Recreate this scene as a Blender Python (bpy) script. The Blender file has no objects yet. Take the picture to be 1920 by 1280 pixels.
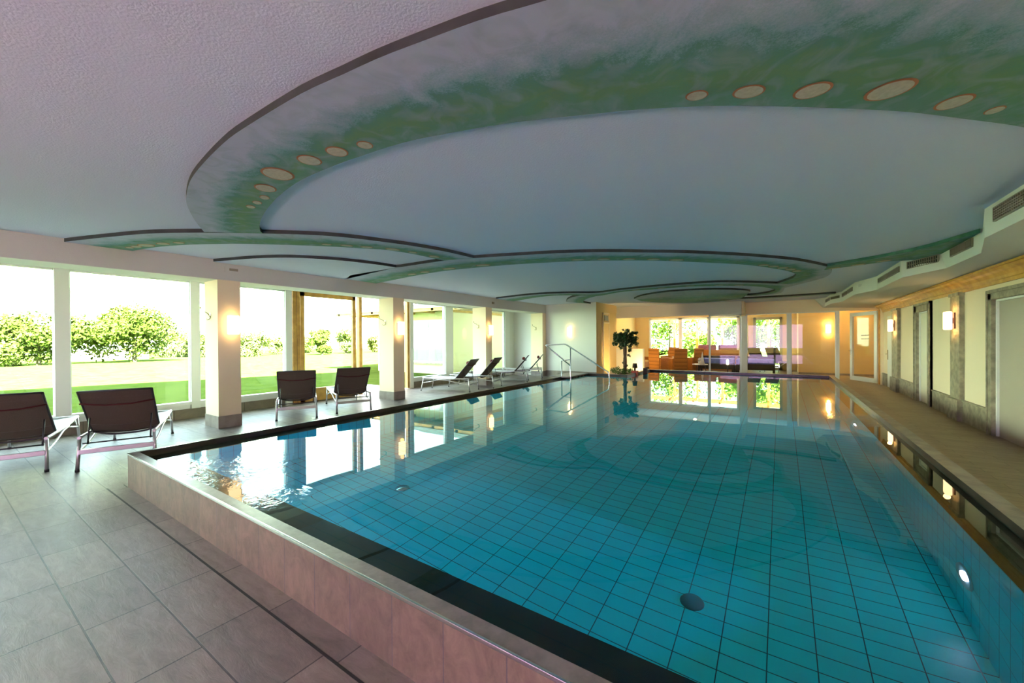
import bpy, bmesh, math, random
from mathutils import Vector, Matrix
random.seed(7)
PI=math.pi
D=bpy.data; SC=bpy.context.scene; COL=SC.collection
# ------------------------------------------------------------------ camera
F_PX,YAW,PIT,ROL=750.33,.59165,-.00501,-.0065
EYE=1.55
fw=Vector((-math.sin(YAW)*math.cos(PIT),math.cos(YAW)*math.cos(PIT),math.sin(PIT)))
rt=Vector((math.cos(YAW),math.sin(YAW),0)); up=rt.cross(fw)
rt=rt*math.cos(ROL)+up*math.sin(ROL); up=rt.cross(fw)
cd=D.cameras.new('camera'); cam=D.objects.new('camera',cd); COL.objects.link(cam)
cd.sensor_width=36; cd.lens=F_PX*36/1920; cd.clip_start=.05; cd.clip_end=500
cam.matrix_world=Matrix(((rt.x,up.x,-fw.x,0),(rt.y,up.y,-fw.y,0),(rt.z,up.z,-fw.z,EYE),(0,0,0,1)))
SC.camera=cam
def ray(u,v): return fw*F_PX+rt*(u-960)-up*(v-640)
def at_z(u,v,z):
    d=ray(u,v); t=(z-EYE)/d.z; return (d.x*t,d.y*t)
# ------------------------------------------------------------------ materials
def newmat(name):
    m=D.materials.new(name); m.use_nodes=True; nt=m.node_tree
    for n in list(nt.nodes): nt.nodes.remove(n)
    o=nt.nodes.new('ShaderNodeOutputMaterial'); return m,nt,o
def N(nt,t,**k):
    n=nt.nodes.new('ShaderNode'+t)
    for a,b in k.items():
        if a in ('inp',):
            for i,v in b.items(): n.inputs[i].default_value=v
        else: setattr(n,a,b)
    return n
def L(nt,a,b): nt.links.new(a,b)
def c4(c): return (c[0],c[1],c[2],1)
def pbr(name,col,rough=.5,metal=0,noise=0,nscale=8,bump=0,bscale=60,spec=.5,col2=None):
    m,nt,o=newmat(name); b=N(nt,'BsdfPrincipled'); L(nt,b.outputs[0],o.inputs[0])
    b.inputs['Base Color'].default_value=c4(col); b.inputs['Roughness'].default_value=rough
    b.inputs['Metallic'].default_value=metal; b.inputs['Specular IOR Level'].default_value=spec
    tc=N(nt,'TexCoord')
    if noise or col2:
        t=N(nt,'TexNoise',inp={'Scale':nscale,'Detail':6.0}); L(nt,tc.outputs['Object'],t.inputs['Vector'])
        r=N(nt,'ValToRGB'); L(nt,t.outputs['Fac'],r.inputs[0])
        c2=col2 or tuple(x*(1-noise) for x in col)
        r.color_ramp.elements[0].position=.35; r.color_ramp.elements[1].position=.65
        r.color_ramp.elements[0].color=c4(c2); r.color_ramp.elements[1].color=c4(col)
        L(nt,r.outputs[0],b.inputs['Base Color'])
    if bump:
        t=N(nt,'TexNoise',inp={'Scale':bscale,'Detail':4.0}); L(nt,tc.outputs['Object'],t.inputs['Vector'])
        bp=N(nt,'Bump',inp={'Strength':bump,'Distance':.01}); L(nt,t.outputs['Fac'],bp.inputs['Height']); L(nt,bp.outputs[0],b.inputs['Normal'])
    return m
def emit(name,col,s):
    m,nt,o=newmat(name); e=N(nt,'Emission',inp={'Color':c4(col),'Strength':s}); L(nt,e.outputs[0],o.inputs[0]); return m
def glass(name,tint=(1,1,1),refl=1.0):
    m,nt,o=newmat(name); t=N(nt,'BsdfTransparent',inp={'Color':c4(tint)}); g=N(nt,'BsdfGlossy',inp={'Roughness':0.0})
    f=N(nt,'Fresnel'); mx=N(nt,'MixShader'); ml=N(nt,'Math',operation='MULTIPLY',inp={1:refl})
    ge=N(nt,'NewGeometry'); io=N(nt,'MapRange',inp={'To Min':1.45,'To Max':1/1.45}); L(nt,ge.outputs['Backfacing'],io.inputs[0]); L(nt,io.outputs[0],f.inputs['IOR'])  # same mirror strength on both faces of the pane
    L(nt,f.outputs[0],ml.inputs[0]); L(nt,ml.outputs[0],mx.inputs[0]); L(nt,t.outputs[0],mx.inputs[1]); L(nt,g.outputs[0],mx.inputs[2]); L(nt,mx.outputs[0],o.inputs[0]); return m
def tiles(name,c1,c2,grout,w,h,mortar,axes='xy',off=.5,shift=(0,0),rough=.5,streak=.5,bump=.3,dark=None,gb=.5,spec=.5,nsc=(1,1)):
    """brick grid in the object's own metres"""
    m,nt,o=newmat(name); b=N(nt,'BsdfPrincipled'); L(nt,b.outputs[0],o.inputs[0]); b.inputs['Roughness'].default_value=rough; b.inputs['Specular IOR Level'].default_value=spec
    tc=N(nt,'TexCoord'); sp=N(nt,'SeparateXYZ'); L(nt,tc.outputs['Object'],sp.inputs[0]); cb=N(nt,'CombineXYZ')
    ix={'x':0,'y':1,'z':2}
    for k in (0,1):
        a=N(nt,'Math',operation='ADD',inp={1:shift[k]}); L(nt,sp.outputs[ix[axes[k]]],a.inputs[0]); L(nt,a.outputs[0],cb.inputs[k])
    br=N(nt,'TexBrick'); br.offset=off; br.offset_frequency=2; br.squash=1
    for k,v in {'Scale':1.0,'Mortar Size':mortar,'Mortar Smooth':.1,'Bias':0.0,'Brick Width':w,'Row Height':h}.items(): br.inputs[k].default_value=v
    br.inputs['Color1'].default_value=c4(c1); br.inputs['Color2'].default_value=c4(c2); br.inputs['Mortar'].default_value=c4(grout)
    L(nt,cb.outputs[0],br.inputs['Vector'])
    mp=N(nt,'Mapping'); mp.inputs['Scale'].default_value=(nsc[0],nsc[1],1); L(nt,cb.outputs[0],mp.inputs[0])
    ns=N(nt,'TexNoise',inp={'Scale':4.5,'Detail':12.0,'Roughness':.75,'Distortion':.5}); L(nt,mp.outputs[0],ns.inputs['Vector'])
    rp=N(nt,'ValToRGB'); rp.color_ramp.elements[0].position=.3; rp.color_ramp.elements[1].position=.7
    rp.color_ramp.elements[0].color=(1-streak,1-streak,1-streak,1); rp.color_ramp.elements[1].color=(1,1,1,1); L(nt,ns.outputs['Fac'],rp.inputs[0])
    mx=N(nt,'MixRGB',blend_type='MULTIPLY',inp={0:1.0}); L(nt,br.outputs['Color'],mx.inputs[1]); L(nt,rp.outputs[0],mx.inputs[2]); L(nt,mx.outputs[0],b.inputs['Base Color'])
    if bump:
        sb=N(nt,'Math',operation='MULTIPLY_ADD',inp={1:-gb,2:0.0}); L(nt,br.outputs['Fac'],sb.inputs[0])
        ad=N(nt,'Math',operation='ADD'); L(nt,ns.outputs['Fac'],ad.inputs[0]); L(nt,sb.outputs[0],ad.inputs[1])
        bp=N(nt,'Bump',inp={'Strength':bump,'Distance':.006}); L(nt,ad.outputs[0],bp.inputs['Height']); L(nt,bp.outputs[0],b.inputs['Normal'])
    return m
M={}
M['plaster']=pbr('ceiling_plaster',(.58,.68,.82),.9,bump=.35,bscale=70,spec=.2)
M['wall']=pbr('cream_wall',(.87,.74,.52),.85,bump=.1,bscale=60,spec=.2)
M['white']=pbr('white_wall',(.78,.79,.72),.85,bump=.1,bscale=60,spec=.2)
M['beam']=pbr('beam_plaster',(.62,.62,.585),.85,bump=.15,bscale=60,spec=.2)
M['yellow']=pbr('ochre_wall',(.74,.55,.26),.85,spec=.2)
M['lacq']=pbr('white_lacquer',(.82,.84,.78),.35)
M['doorp']=pbr('cream_door',(.80,.75,.58),.5)
M['grey_door']=pbr('taupe_door',(.40,.35,.27),.5)
M['frame_grey']=pbr('grey_green_frame',(.36,.34,.22),.5)
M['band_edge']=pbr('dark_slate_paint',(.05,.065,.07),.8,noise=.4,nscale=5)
M['stone_trim']=pbr('grey_brown_stone',(.36,.31,.20),.6,col2=(.20,.18,.12),nscale=9,bump=.3,bscale=40)
M['wood']=pbr('orange_pine',(.66,.33,.04),.45,col2=(.50,.22,.02),nscale=6,bump=.1,bscale=30)
M['wood_post']=pbr('larch_wood',(.62,.36,.08),.5,col2=(.45,.24,.05),nscale=7)
M['plinth']=pbr('plinth_tile',(.34,.29,.24),.5,col2=(.25,.21,.17),nscale=6)
M['floor']=tiles('slate_floor_tiles',(.32,.265,.23),(.24,.20,.18),(.08,.068,.068),.667,.31,.0045,'xy',.15,(6.444,-.80+6.2),.42,.5,.6,nsc=(1,3.2))
M['floor_r']=tiles('brown_walkway_tiles',(.34,.26,.15),(.29,.22,.125),(.18,.13,.07),.667,.155,.004,'xy',.5,(6.4,6.2),.5,.35,.4,nsc=(1,4))
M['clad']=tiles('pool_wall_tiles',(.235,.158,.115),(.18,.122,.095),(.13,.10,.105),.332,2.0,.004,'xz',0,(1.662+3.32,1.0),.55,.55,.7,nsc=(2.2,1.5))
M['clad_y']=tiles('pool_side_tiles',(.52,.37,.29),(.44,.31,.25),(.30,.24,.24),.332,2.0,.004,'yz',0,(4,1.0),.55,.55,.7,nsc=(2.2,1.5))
M['plinth_y']=tiles('sill_plinth_tiles',(.30,.25,.18),(.26,.21,.15),(.16,.13,.1),.62,2.0,.006,'yz',0,(4,1.0),.55,.35,.4)
PT=((.012,.82,.85),(.010,.78,.82),(.002,.05,.07))
M['pool_f']=tiles('pool_floor_tiles',*PT,.25,.13,.0032,'xy',0,(.125+7.5,-2.84+5.2),.3,.08,.1)
M['pool_x']=tiles('pool_side_wall_tiles',*PT,.25,.13,.0022,'zy',0,(5,-2.84+5.2),.3,.08,.1)
M['pool_y']=tiles('pool_end_wall_tiles',*PT,.25,.25,.0022,'xz',0,(7.625,5),.3,.08,.1)
M['ledge']=pbr('dark_slate_ledge',(.045,.018,.008),.35,col2=(.015,.008,.005),nscale=5,bump=.3,bscale=12)
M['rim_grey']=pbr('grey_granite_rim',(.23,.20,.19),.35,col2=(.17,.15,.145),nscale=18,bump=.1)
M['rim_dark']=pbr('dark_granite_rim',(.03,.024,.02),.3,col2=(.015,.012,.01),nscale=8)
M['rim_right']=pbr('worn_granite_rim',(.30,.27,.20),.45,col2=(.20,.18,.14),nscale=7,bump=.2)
M['steel']=pbr('brushed_steel',(.72,.72,.72),.22,1)
M['alu']=pbr('satin_aluminium',(.62,.62,.63),.32,.85)
M['dark_metal']=pbr('dark_grey_metal',(.06,.06,.06),.4,.6)
M['black']=pbr('black_rubber',(.015,.015,.015),.6)
M['sling']=pbr('pale_mesh_fabric',(.60,.60,.58),.7,noise=.12,nscale=200)
M['sling_back']=pbr('shaded_mesh_fabric',(.11,.082,.060),.7,noise=.3,nscale=160)  # back of the pale mesh, its shade put into the colour
M['cushion']=pbr('wine_red_fabric',(.16,.02,.02),.8,noise=.3,nscale=50)
M['strap']=pbr('dark_red_strap',(.07,.004,.004),.7)
M['brass']=pbr('aged_brass',(.45,.38,.2),.25,1)
M['lamp_plate']=pbr('brown_wood_plate',(.10,.03,.012),.4)
M['lamp']=emit('lamp_glass_glow',(1,.72,.36),3.6)
M['lamp_far']=emit('lamp_glass_glow_far',(1,.72,.36),5)
M['glass']=glass('window_glass',(.90,1,.97),.9)
M['glass_in']=glass('partition_glass',(.97,.99,.97),1.0)
M['glass_door']=glass('door_glass',(.95,.96,.92),.3)
M['glass_rose']=glass('rose_coated_glass',(.98,.72,.90),.8)
M['grille']=pbr('grille_metal',(.30,.27,.20),.4,.3)
M['grille_dark']=pbr('grille_shade',(.025,.022,.018),.9)
M['rattan']=tiles('orange_rattan',(.72,.30,.05),(.60,.24,.035),(.25,.09,.015),.03,.018,.003,'xz',.5,(5,5),.6,.2,.3)
M['rattan_d']=tiles('dark_rattan',(.05,.035,.02),(.04,.028,.016),(.012,.01,.008),.03,.018,.003,'xz',.5,(5,5),.6,.2,.3)
M['cush_o']=pbr('orange_cushion',(.75,.40,.10),.8)
M['cush_b']=pbr('blue_mattress',(.16,.20,.62),.8,noise=.3,nscale=9)
M['cush_p']=pbr('plum_cushion',(.42,.16,.26),.8,noise=.3,nscale=9)
M['napkin']=pbr('white_cloth',(.85,.84,.80),.8)
M['leaf']=pbr('ficus_leaf',(.022,.075,.015),.45,col2=(.010,.035,.008),nscale=3)
M['bark']=pbr('ficus_bark',(.14,.09,.06),.8,noise=.4,nscale=20,bump=.4)
M['ivy']=pbr('ivy_leaf',(.05,.15,.02),.5)
M['pot']=pbr('dark_pot',(.04,.02,.015),.5)
M['red']=pbr('red_glaze',(.30,.03,.015),.4)
M['grass']=pbr('lawn_grass',(.072,.096,.020),.9,col2=(.048,.072,.012),nscale=2.5,bump=.8,bscale=30,spec=0)
M['terrace']=pbr('pale_terrace_stone',(.62,.60,.56),.8,noise=.15,nscale=5)
M['terrace_d']=pbr('dim_bounce_stone',(.26,.24,.23),.8,noise=.15,nscale=5)  # stone tone darkened to limit the sun bounced into the hall
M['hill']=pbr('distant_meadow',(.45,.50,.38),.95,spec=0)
M['tree']=pbr('tree_leaf',(.085,.11,.018),.8,col2=(.03,.05,.006),nscale=1.2,spec=0)
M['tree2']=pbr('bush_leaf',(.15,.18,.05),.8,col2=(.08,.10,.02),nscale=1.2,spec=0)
M['tree3']=pbr('sunlit_leaf',(.16,.24,.03),.8,col2=(.08,.14,.015),nscale=1.2,spec=0)  # lighter copy of the tree leaf, sunlight put into the colour
M['trunk']=pbr('tree_bark',(.12,.09,.06),.9)
M['wing']=pbr('yellow_render',(.82,.74,.42),.9,spec=.1)
M['tiles_roof']=pbr('grey_roof',(.36,.40,.38),.8)
M['dark_glass']=pbr('dark_window_glass',(.25,.30,.30),.05,0,spec=1)
# water surface: fresnel of mirror and true refraction, small waves, livelier where it spills at the near corner
def water():
    m,nt,o=newmat('pool_water'); rf=N(nt,'BsdfRefraction',inp={'Color':(.70,.985,.985,1),'IOR':1.33,'Roughness':0.0}); g=N(nt,'BsdfGlossy',inp={'Roughness':0.0,'Color':(1,1,1,1)})
    f=N(nt,'Fresnel',inp={'IOR':1.33}); mx=N(nt,'MixShader'); tc=N(nt,'TexCoord')
    n1=N(nt,'TexNoise',inp={'Scale':1.3,'Detail':2.0}); L(nt,tc.outputs['Object'],n1.inputs['Vector'])
    n2=N(nt,'TexNoise',inp={'Scale':9.0,'Detail':3.0,'Distortion':1.5}); L(nt,tc.outputs['Object'],n2.inputs['Vector'])
    def blob(x,y,r):
        v=N(nt,'VectorMath',operation='DISTANCE'); v.inputs[1].default_value=(x,y,.30); L(nt,tc.outputs['Object'],v.inputs[0])
        mr=N(nt,'MapRange',inp={'From Min':r*.35,'From Max':r,'To Min':1.0,'To Max':0.0}); L(nt,v.outputs['Value'],mr.inputs[0]); return mr.outputs[0]
    a=N(nt,'Math',operation='MAXIMUM'); L(nt,blob(-4.55,1.55,.75),a.inputs[0]); L(nt,blob(-3.35,1.55,.32),a.inputs[1])
    a2=N(nt,'Math',operation='MAXIMUM'); L(nt,a.outputs[0],a2.inputs[0]); L(nt,blob(1.15,8.0,.6),a2.inputs[1])
    w=N(nt,'Math',operation='MULTIPLY'); L(nt,a2.outputs[0],w.inputs[0]); L(nt,n2.outputs['Fac'],w.inputs[1])
    w2=N(nt,'Math',operation='MULTIPLY',inp={1:.55}); L(nt,w.outputs[0],w2.inputs[0])
    s=N(nt,'Math',operation='MULTIPLY_ADD',inp={1:.05}); L(nt,n1.outputs['Fac'],s.inputs[0]); L(nt,w2.outputs[0],s.inputs[2])
    bp=N(nt,'Bump',inp={'Strength':1.0,'Distance':.016}); L(nt,s.outputs[0],bp.inputs['Height'])
    for n in (rf,g,f): L(nt,bp.outputs[0],n.inputs['Normal'])
    L(nt,f.outputs[0],mx.inputs[0]); L(nt,rf.outputs[0],mx.inputs[1]); L(nt,g.outputs[0],mx.inputs[2]); L(nt,mx.outputs[0],o.inputs[0]); return m
M['water']=water()
# painted ceiling bands: u along, v across (0 = slate edge side, 1 = inner side)
def band_mat():
    m,nt,o=newmat('painted_band'); b=N(nt,'BsdfPrincipled',inp={'Roughness':.85,'Specular IOR Level':.2}); L(nt,b.outputs[0],o.inputs[0])
    uv=N(nt,'UVMap'); sp=N(nt,'SeparateXYZ'); L(nt,uv.outputs[0],sp.inputs[0]); tc=N(nt,'TexCoord')
    n1=N(nt,'TexNoise',inp={'Scale':2.6,'Detail':3.0,'Roughness':.5,'Distortion':1.6}); L(nt,tc.outputs['Object'],n1.inputs['Vector'])
    n2=N(nt,'TexNoise',inp={'Scale':90.0,'Detail':4.0,'Roughness':.8}); L(nt,tc.outputs['Object'],n2.inputs['Vector'])
    n3=N(nt,'TexNoise',inp={'Scale':4.0,'Detail':3.0,'Distortion':1.5}); L(nt,tc.outputs['Object'],n3.inputs['Vector'])
    def ma(a,k,c):
        q=N(nt,'Math',operation='MULTIPLY_ADD',inp={1:k}); L(nt,a,q.inputs[0])
        if isinstance(c,(int,float)): q.inputs[2].default_value=c
        else: L(nt,c,q.inputs[2])
        return q.outputs[0]
    v=ma(n1.outputs['Fac'],.5,ma(n2.outputs['Fac'],.35,ma(sp.outputs[1],1.0,-.425)))
    r=N(nt,'ValToRGB'); L(nt,v,r.inputs[0]); e=r.color_ramp.elements
    e[0].position=.22; e[0].color=(.40,.48,.58,1); e[1].position=.42; e[1].color=(.20,.36,.38,1)
    for p,c in ((.50,(.10,.27,.21,1)),(.72,(.15,.30,.15,1)),(.85,(.12,.29,.19,1)),(1.0,(.14,.30,.23,1))):
        q=e.new(p); q.color=c
    r2=N(nt,'ValToRGB'); L(nt,n3.outputs['Fac'],r2.inputs[0]); r2.color_ramp.elements[0].position=.46; r2.color_ramp.elements[0].color=(0,0,0,1); r2.color_ramp.elements[1].position=.72; r2.color_ramp.elements[1].color=(.65,.65,.65,1)
    mx=N(nt,'MixRGB',inp={2:(.27,.36,.40,1)}); L(nt,r2.outputs[0],mx.inputs[0]); L(nt,r.outputs[0],mx.inputs[1]); L(nt,mx.outputs[0],b.inputs['Base Color'])
    return m
M['band']=band_mat()
M['band_g']=pbr('green_painted_edge',(.09,.25,.17),.85,noise=.4,nscale=6,spec=.2)
M['oval']=pbr('cream_painted_oval',(.50,.52,.38),.85,noise=.15,nscale=40,spec=.2)
M['oval_edge']=pbr('rust_painted_outline',(.42,.20,.10),.85,spec=.2)
# ------------------------------------------------------------------ mesh helpers
class MB:
    def __init__(s): s.bm=bmesh.new(); s.uv=None
    def quad(s,ps,mi=0,uvs=None):
        vs=[s.bm.verts.new(p) for p in ps]; f=s.bm.faces.new(vs); f.material_index=mi
        if uvs:
            if s.uv is None: s.uv=s.bm.loops.layers.uv.new('UVMap')
            for l,u in zip(f.loops,uvs): l[s.uv].uv=u
        return f
    def box(s,x0,x1,y0,y1,z0,z1,mi=0,bev=0,M4=None):
        r=bmesh.ops.create_cube(s.bm,size=1); vs=r['verts']
        bmesh.ops.scale(s.bm,vec=(abs(x1-x0),abs(y1-y0),abs(z1-z0)),verts=vs); bmesh.ops.translate(s.bm,vec=((x0+x1)/2,(y0+y1)/2,(z0+z1)/2),verts=vs)
        fs=list({f for v in vs for f in v.link_faces})
        for f in fs: f.material_index=mi
        if bev:
            es=list({e for f in fs for e in f.edges}); q=bmesh.ops.bevel(s.bm,geom=es,offset=bev,segments=2,affect='EDGES',profile=.6)
            vs=list({v for f in q['faces'] for v in f.verts}|{v for v in vs if v.is_valid})
            fs2=list({f for v in vs for f in v.link_faces})
            for f in fs2: f.material_index=mi
        if M4 is not None: bmesh.ops.transform(s.bm,matrix=M4,verts=vs)
        return s
    def tube(s,pts,r,n=8,mi=0,cap=True,radii=None):
        pts=[Vector(p) for p in pts]; rings=[]; pv=None
        for i,p in enumerate(pts):
            t=(pts[min(i+1,len(pts)-1)]-pts[max(i-1,0)]).normalized()
            a=pv if pv is not None else (Vector((0,0,1)) if abs(t.z)<.9 else Vector((1,0,0)))
            u=t.cross(a).normalized(); w=u.cross(t).normalized(); pv=w
            rr=radii[i] if radii else r
            rings.append([s.bm.verts.new(p+(u*math.cos(2*PI*k/n)+w*math.sin(2*PI*k/n))*rr) for k in range(n)])
        for a,b in zip(rings,rings[1:]):
            for k in range(n):
                f=s.bm.faces.new((a[k],a[(k+1)%n],b[(k+1)%n],b[k])); f.material_index=mi; f.smooth=True
        if cap:
            for rg in (rings[0],rings[-1]): s.bm.faces.new(rg).material_index=mi
        return s
    def lathe(s,prof,c=(0,0,0),n=24,mi=0,axis='z'):
        rings=[]
        for r,z in prof:
            ring=[]
            for k in range(n):
                a=2*PI*k/n; x,y=r*math.cos(a),r*math.sin(a)
                p=(x,y,z) if axis=='z' else ((z,x,y) if axis=='x' else (x,z,y))
                ring.append(s.bm.verts.new(Vector(p)+Vector(c)))
            rings.append(ring)
        for a,b in zip(rings,rings[1:]):
            for k in range(n):
                f=s.bm.faces.new((a[k],a[(k+1)%n],b[(k+1)%n],b[k])); f.material_index=mi; f.smooth=True
        if prof[0][0]>1e-5: s.bm.faces.new(rings[0]).material_index=mi
        if prof[-1][0]>1e-5: s.bm.faces.new(rings[-1]).material_index=mi
        return s
    def build(s,name,mats,parent=None,fix=True):
        if fix: bmesh.ops.recalc_face_normals(s.bm,faces=s.bm.faces[:])
        me=D.meshes.new(name); s.bm.to_mesh(me); s.bm.free()
        for m in (mats if isinstance(mats,(list,tuple)) else [mats]): me.materials.append(M[m])
        o=D.objects.new(name,me); COL.objects.link(o)
        if parent: o.parent=parent
        return o
def tag(o,label=None,cat=None,group=None,kind=None):
    if label: o['label']=label
    if cat: o['category']=cat
    if group: o['group']=group
    if kind: o['kind']=kind
    return o
def struct(o): o['kind']='structure'; return o
def empty(name,loc=(0,0,0),rz=0):
    o=D.objects.new(name,None); COL.objects.link(o); o.location=loc; o.rotation_euler=(0,0,rz); o.empty_display_size=.1; return o
def copy_tree(o,parent=None):
    c=o.copy(); COL.objects.link(c); c.parent=parent
    for ch in list(o.children): copy_tree(ch,c)
    return c
def catmull(P,n=8):
    P=[Vector(p) for p in P]; out=[]
    for i in range(len(P)-1):
        a=P[i-1] if i else P[0]*2-P[1]; b=P[i]; c=P[i+1]; d=P[i+2] if i+2<len(P) else P[-1]*2-P[-2]
        for k in range(n):
            t=k/n; out.append(.5*((2*b)+(c-a)*t+(2*a-5*b+4*c-d)*t*t+(3*b-a-3*c+d)*t**3))
    out.append(P[-1]); return out
def resample(P,n):
    d=[0]
    for a,b in zip(P,P[1:]): d.append(d[-1]+(b-a).length)
    out=[]; j=0
    for i in range(n):
        t=d[-1]*i/(n-1)
        while j<len(d)-2 and d[j+1]<t: j+=1
        s=(t-d[j])/max(d[j+1]-d[j],1e-9); out.append(P[j].lerp(P[j+1],min(max(s,0),1)))
    return out
# ================================================================== SETTING
ZC=3.0; ZB=2.95
PO=[(-5.80,1.25),(1.36,1.25),(1.36,15.85),(-4.30,15.85),(-4.30,13.10),(-5.80,13.10)]
PI_=[(-5.76,1.335),(1.235,1.335),(1.235,15.72),(-4.18,15.72),(-4.18,12.98),(-5.76,12.98)]
PB=[(-5.5,1.6),(.99,1.6),(.99,15.45),(-3.92,15.45),(-3.92,12.72),(-5.5,12.72)]
b=MB()
for x0,x1,y0,y1 in ((-9.95,-5.8,-4,15.0),(-5.8,1.36,-4,1.25),(-6.9,-5.8,15.0,23),(-5.8,-4.3,13.1,23),(-4.3,1.36,15.85,23),(1.36,2.8,-4,1.25)):
    b.box(x0,x1,y0,y1,-.12,0)
struct(b.build('floor','floor'))
b=MB(); b.box(1.36,4.2,1.25,23,-.12,0); struct(b.build('floor','floor_r'))
b=MB(); b.box(-9.95,4.2,-4.1,23.1,ZC,ZC+.15); struct(b.build('ceiling','plaster'))
# left window beam with its deeper window head
b=MB(); b.box(-8.88,-8.28,-4,15.0,2.65,2.999); b.box(-9.95,-8.88,-4,15.0,2.77,2.999); tb=struct(b.build('trim_1','beam'))
b=MB(); b.box(-8.88,-8.282,-4,15.0,2.648,2.652); b.build('soffit_board','white',tb)
# unseen upper storeys, height and sloped roofline shaped to shade the lawn strip
b=MB(); h0,h1=12.5,4.6
xs=(-10.2,4.3)
v=[(-10.2,-7,3.15),(4.3,-7,3.15),(4.3,24,3.15),(-10.2,24,3.15),(-10.2,-7,h0),(4.3,-7,h0),(4.3,24,h1),(-10.2,24,h1)]
for f in ((0,1,2,3),(4,5,6,7),(0,1,5,4),(1,2,6,5),(2,3,7,6),(3,0,4,7)): b.quad([v[i] for i in f])
struct(b.build('upper_shade_block','wing'))
# right wall with openings modelled as recessed doors
XW=2.77
b=MB()
def wseg(y0,y1,z0,z1): b.box(XW,XW+.25,y0,y1,z0,z1)
wseg(-4,7.5,0,3.0); wseg(9.35,12.66,0,3.0); wseg(13.52,16.07,0,3.0); wseg(16.97,17.7,0,3.0)
wseg(7.5,9.35,2.12,3.0); wseg(12.66,13.52,2.14,3.0); wseg(16.07,16.97,2.2,3.0)
struct(b.build('wall_right','wall'))
b=MB()
for y0,y1 in ((9.50,12.36),(13.80,16.07),(-4,7.35),(16.97,17.5)):
    b.box(XW-.035,XW,y0,y1,0,.37); b.box(XW-.05,XW,y0,y1,.37,.395)
struct(b.build('baseboard_right','stone_trim'))
def doorframe(name,y0,y1,top,w,panel,depth=.06,n=None):
    f=empty(name,(XW,(y0+y1)/2,0)); struct(f); oy=(y0+y1)/2
    p=MB(); p.box(.03,.07,y0-oy,y1-oy,0,top); p.build('panel',panel,f)
    q=MB()
    q.box(-.05,.04,y0-w-oy,y0-oy,0,top+w-.02,bev=.008); q.box(-.05,.04,y1-oy,y1+w-oy,0,top+w-.02,bev=.008); q.box(-.05,.04,y0-w-oy,y1+w-oy,top,top+w-.02,bev=.008)
    q.box(-.065,.0,y0-w-oy,y0-w+.035-oy,0,top+w); q.box(-.065,.0,y1+w-.035-oy,y1+w-oy,0,top+w); q.box(-.065,.0,y0-w-oy,y1+w-oy,top+w-.05,top+w)
    q.build('frame','stone_trim',f)
    r=MB(); r.box(-.0,.045,y0-oy,y0+.03-oy,0,top); r.box(0,.045,y1-.03-oy,y1-oy,0,top); r.box(0,.045,y0-oy,y1-oy,top-.03,top); r.build('inner_moulding','white',f)
    return f
doorframe('door_1',7.5,9.35,2.12,.15,'grey_door')
doorframe('door_2',12.66,13.52,2.14,.28 if False else .2,'doorp')
d3=empty('door_3',(XW,16.52,0)); struct(d3)
b=MB(); b.box(.0,.05,-.45,.45,0,2.2); b.build('panel','lacq',d3)
b=MB(); b.box(-.02,-.002,.33,.37,.85,1.15); b.tube([(-.03,.35,1.02),(-.06,.35,1.02),(-.06,.23,1.02)],.009); b.build('door_handle','brass',d3)
for i,(y0,y1) in enumerate(((10.61,11.09),(15.3,15.98))):
    b=MB(); b.box(XW-.07,XW,y0,y1,.40,2.36,bev=.006); b.box(XW-.11,XW,y0-.03,y1+.03,0,.39,bev=.008); b.box(XW-.09,XW,y0-.01,y1+.01,2.30,2.36)
    struct(b.build('trim_%d'%(i+2),'stone_trim'))
# pine cornice profile along right wall
b=MB(); prof=[(0,2.35),(-.03,2.35),(-.035,2.40),(-.05,2.41),(-.055,2.45),(-.09,2.50),(-.13,2.525),(-.15,2.56),(-.17,2.565),(-.17,2.598),(0,2.598)]
for (xa,za),(xb,zb) in zip(prof,prof[1:]): b.quad([(XW+xa,-4,za),(XW+xa,17.9,za),(XW+xb,17.9,zb),(XW+xb,-4,zb)])
b.quad([(XW+x,17.9,z) for x,z in prof]); b.quad([(XW+x,-4,z) for x,z in prof])
struct(b.build('trim_4','wood'))
# folded air-duct bulkhead and low soffit
bt=[(1.93,-4,3.0),(1.93,6.80,3.0),(2.25,7.98,3.0),(2.255,9.75,3.0),(1.905,10.52,3.0),(1.90,12.82,3.0),(1.63,13.82,3.0),(1.605,16.4,3.0),(1.40,17.15,3.0),(1.36,18.45,3.0),(1.05,18.9,3.0)]
bb=[(1.93,-4,2.67),(1.93,6.80,2.67),(2.235,7.98,2.67),(2.25,9.40,2.67),(1.90,10.35,2.67),(1.885,12.65,2.67),(1.61,13.70,2.67),(1.595,16.2,2.67),(1.37,17.0,2.67),(1.33,18.55,2.67),(1.30,18.95,2.67)]
b=MB()
for i in range(len(bt)-1): b.quad([bb[i],bb[i+1],bt[i+1],bt[i]])
for i in range(len(bb)-1): b.quad([bb[i],bb[i+1],(2.8,bb[i+1][1],2.59),(2.8,bb[i][1],2.59)],1)
struct(b.build('trim_5',['white','beam'],fix=False))
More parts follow.
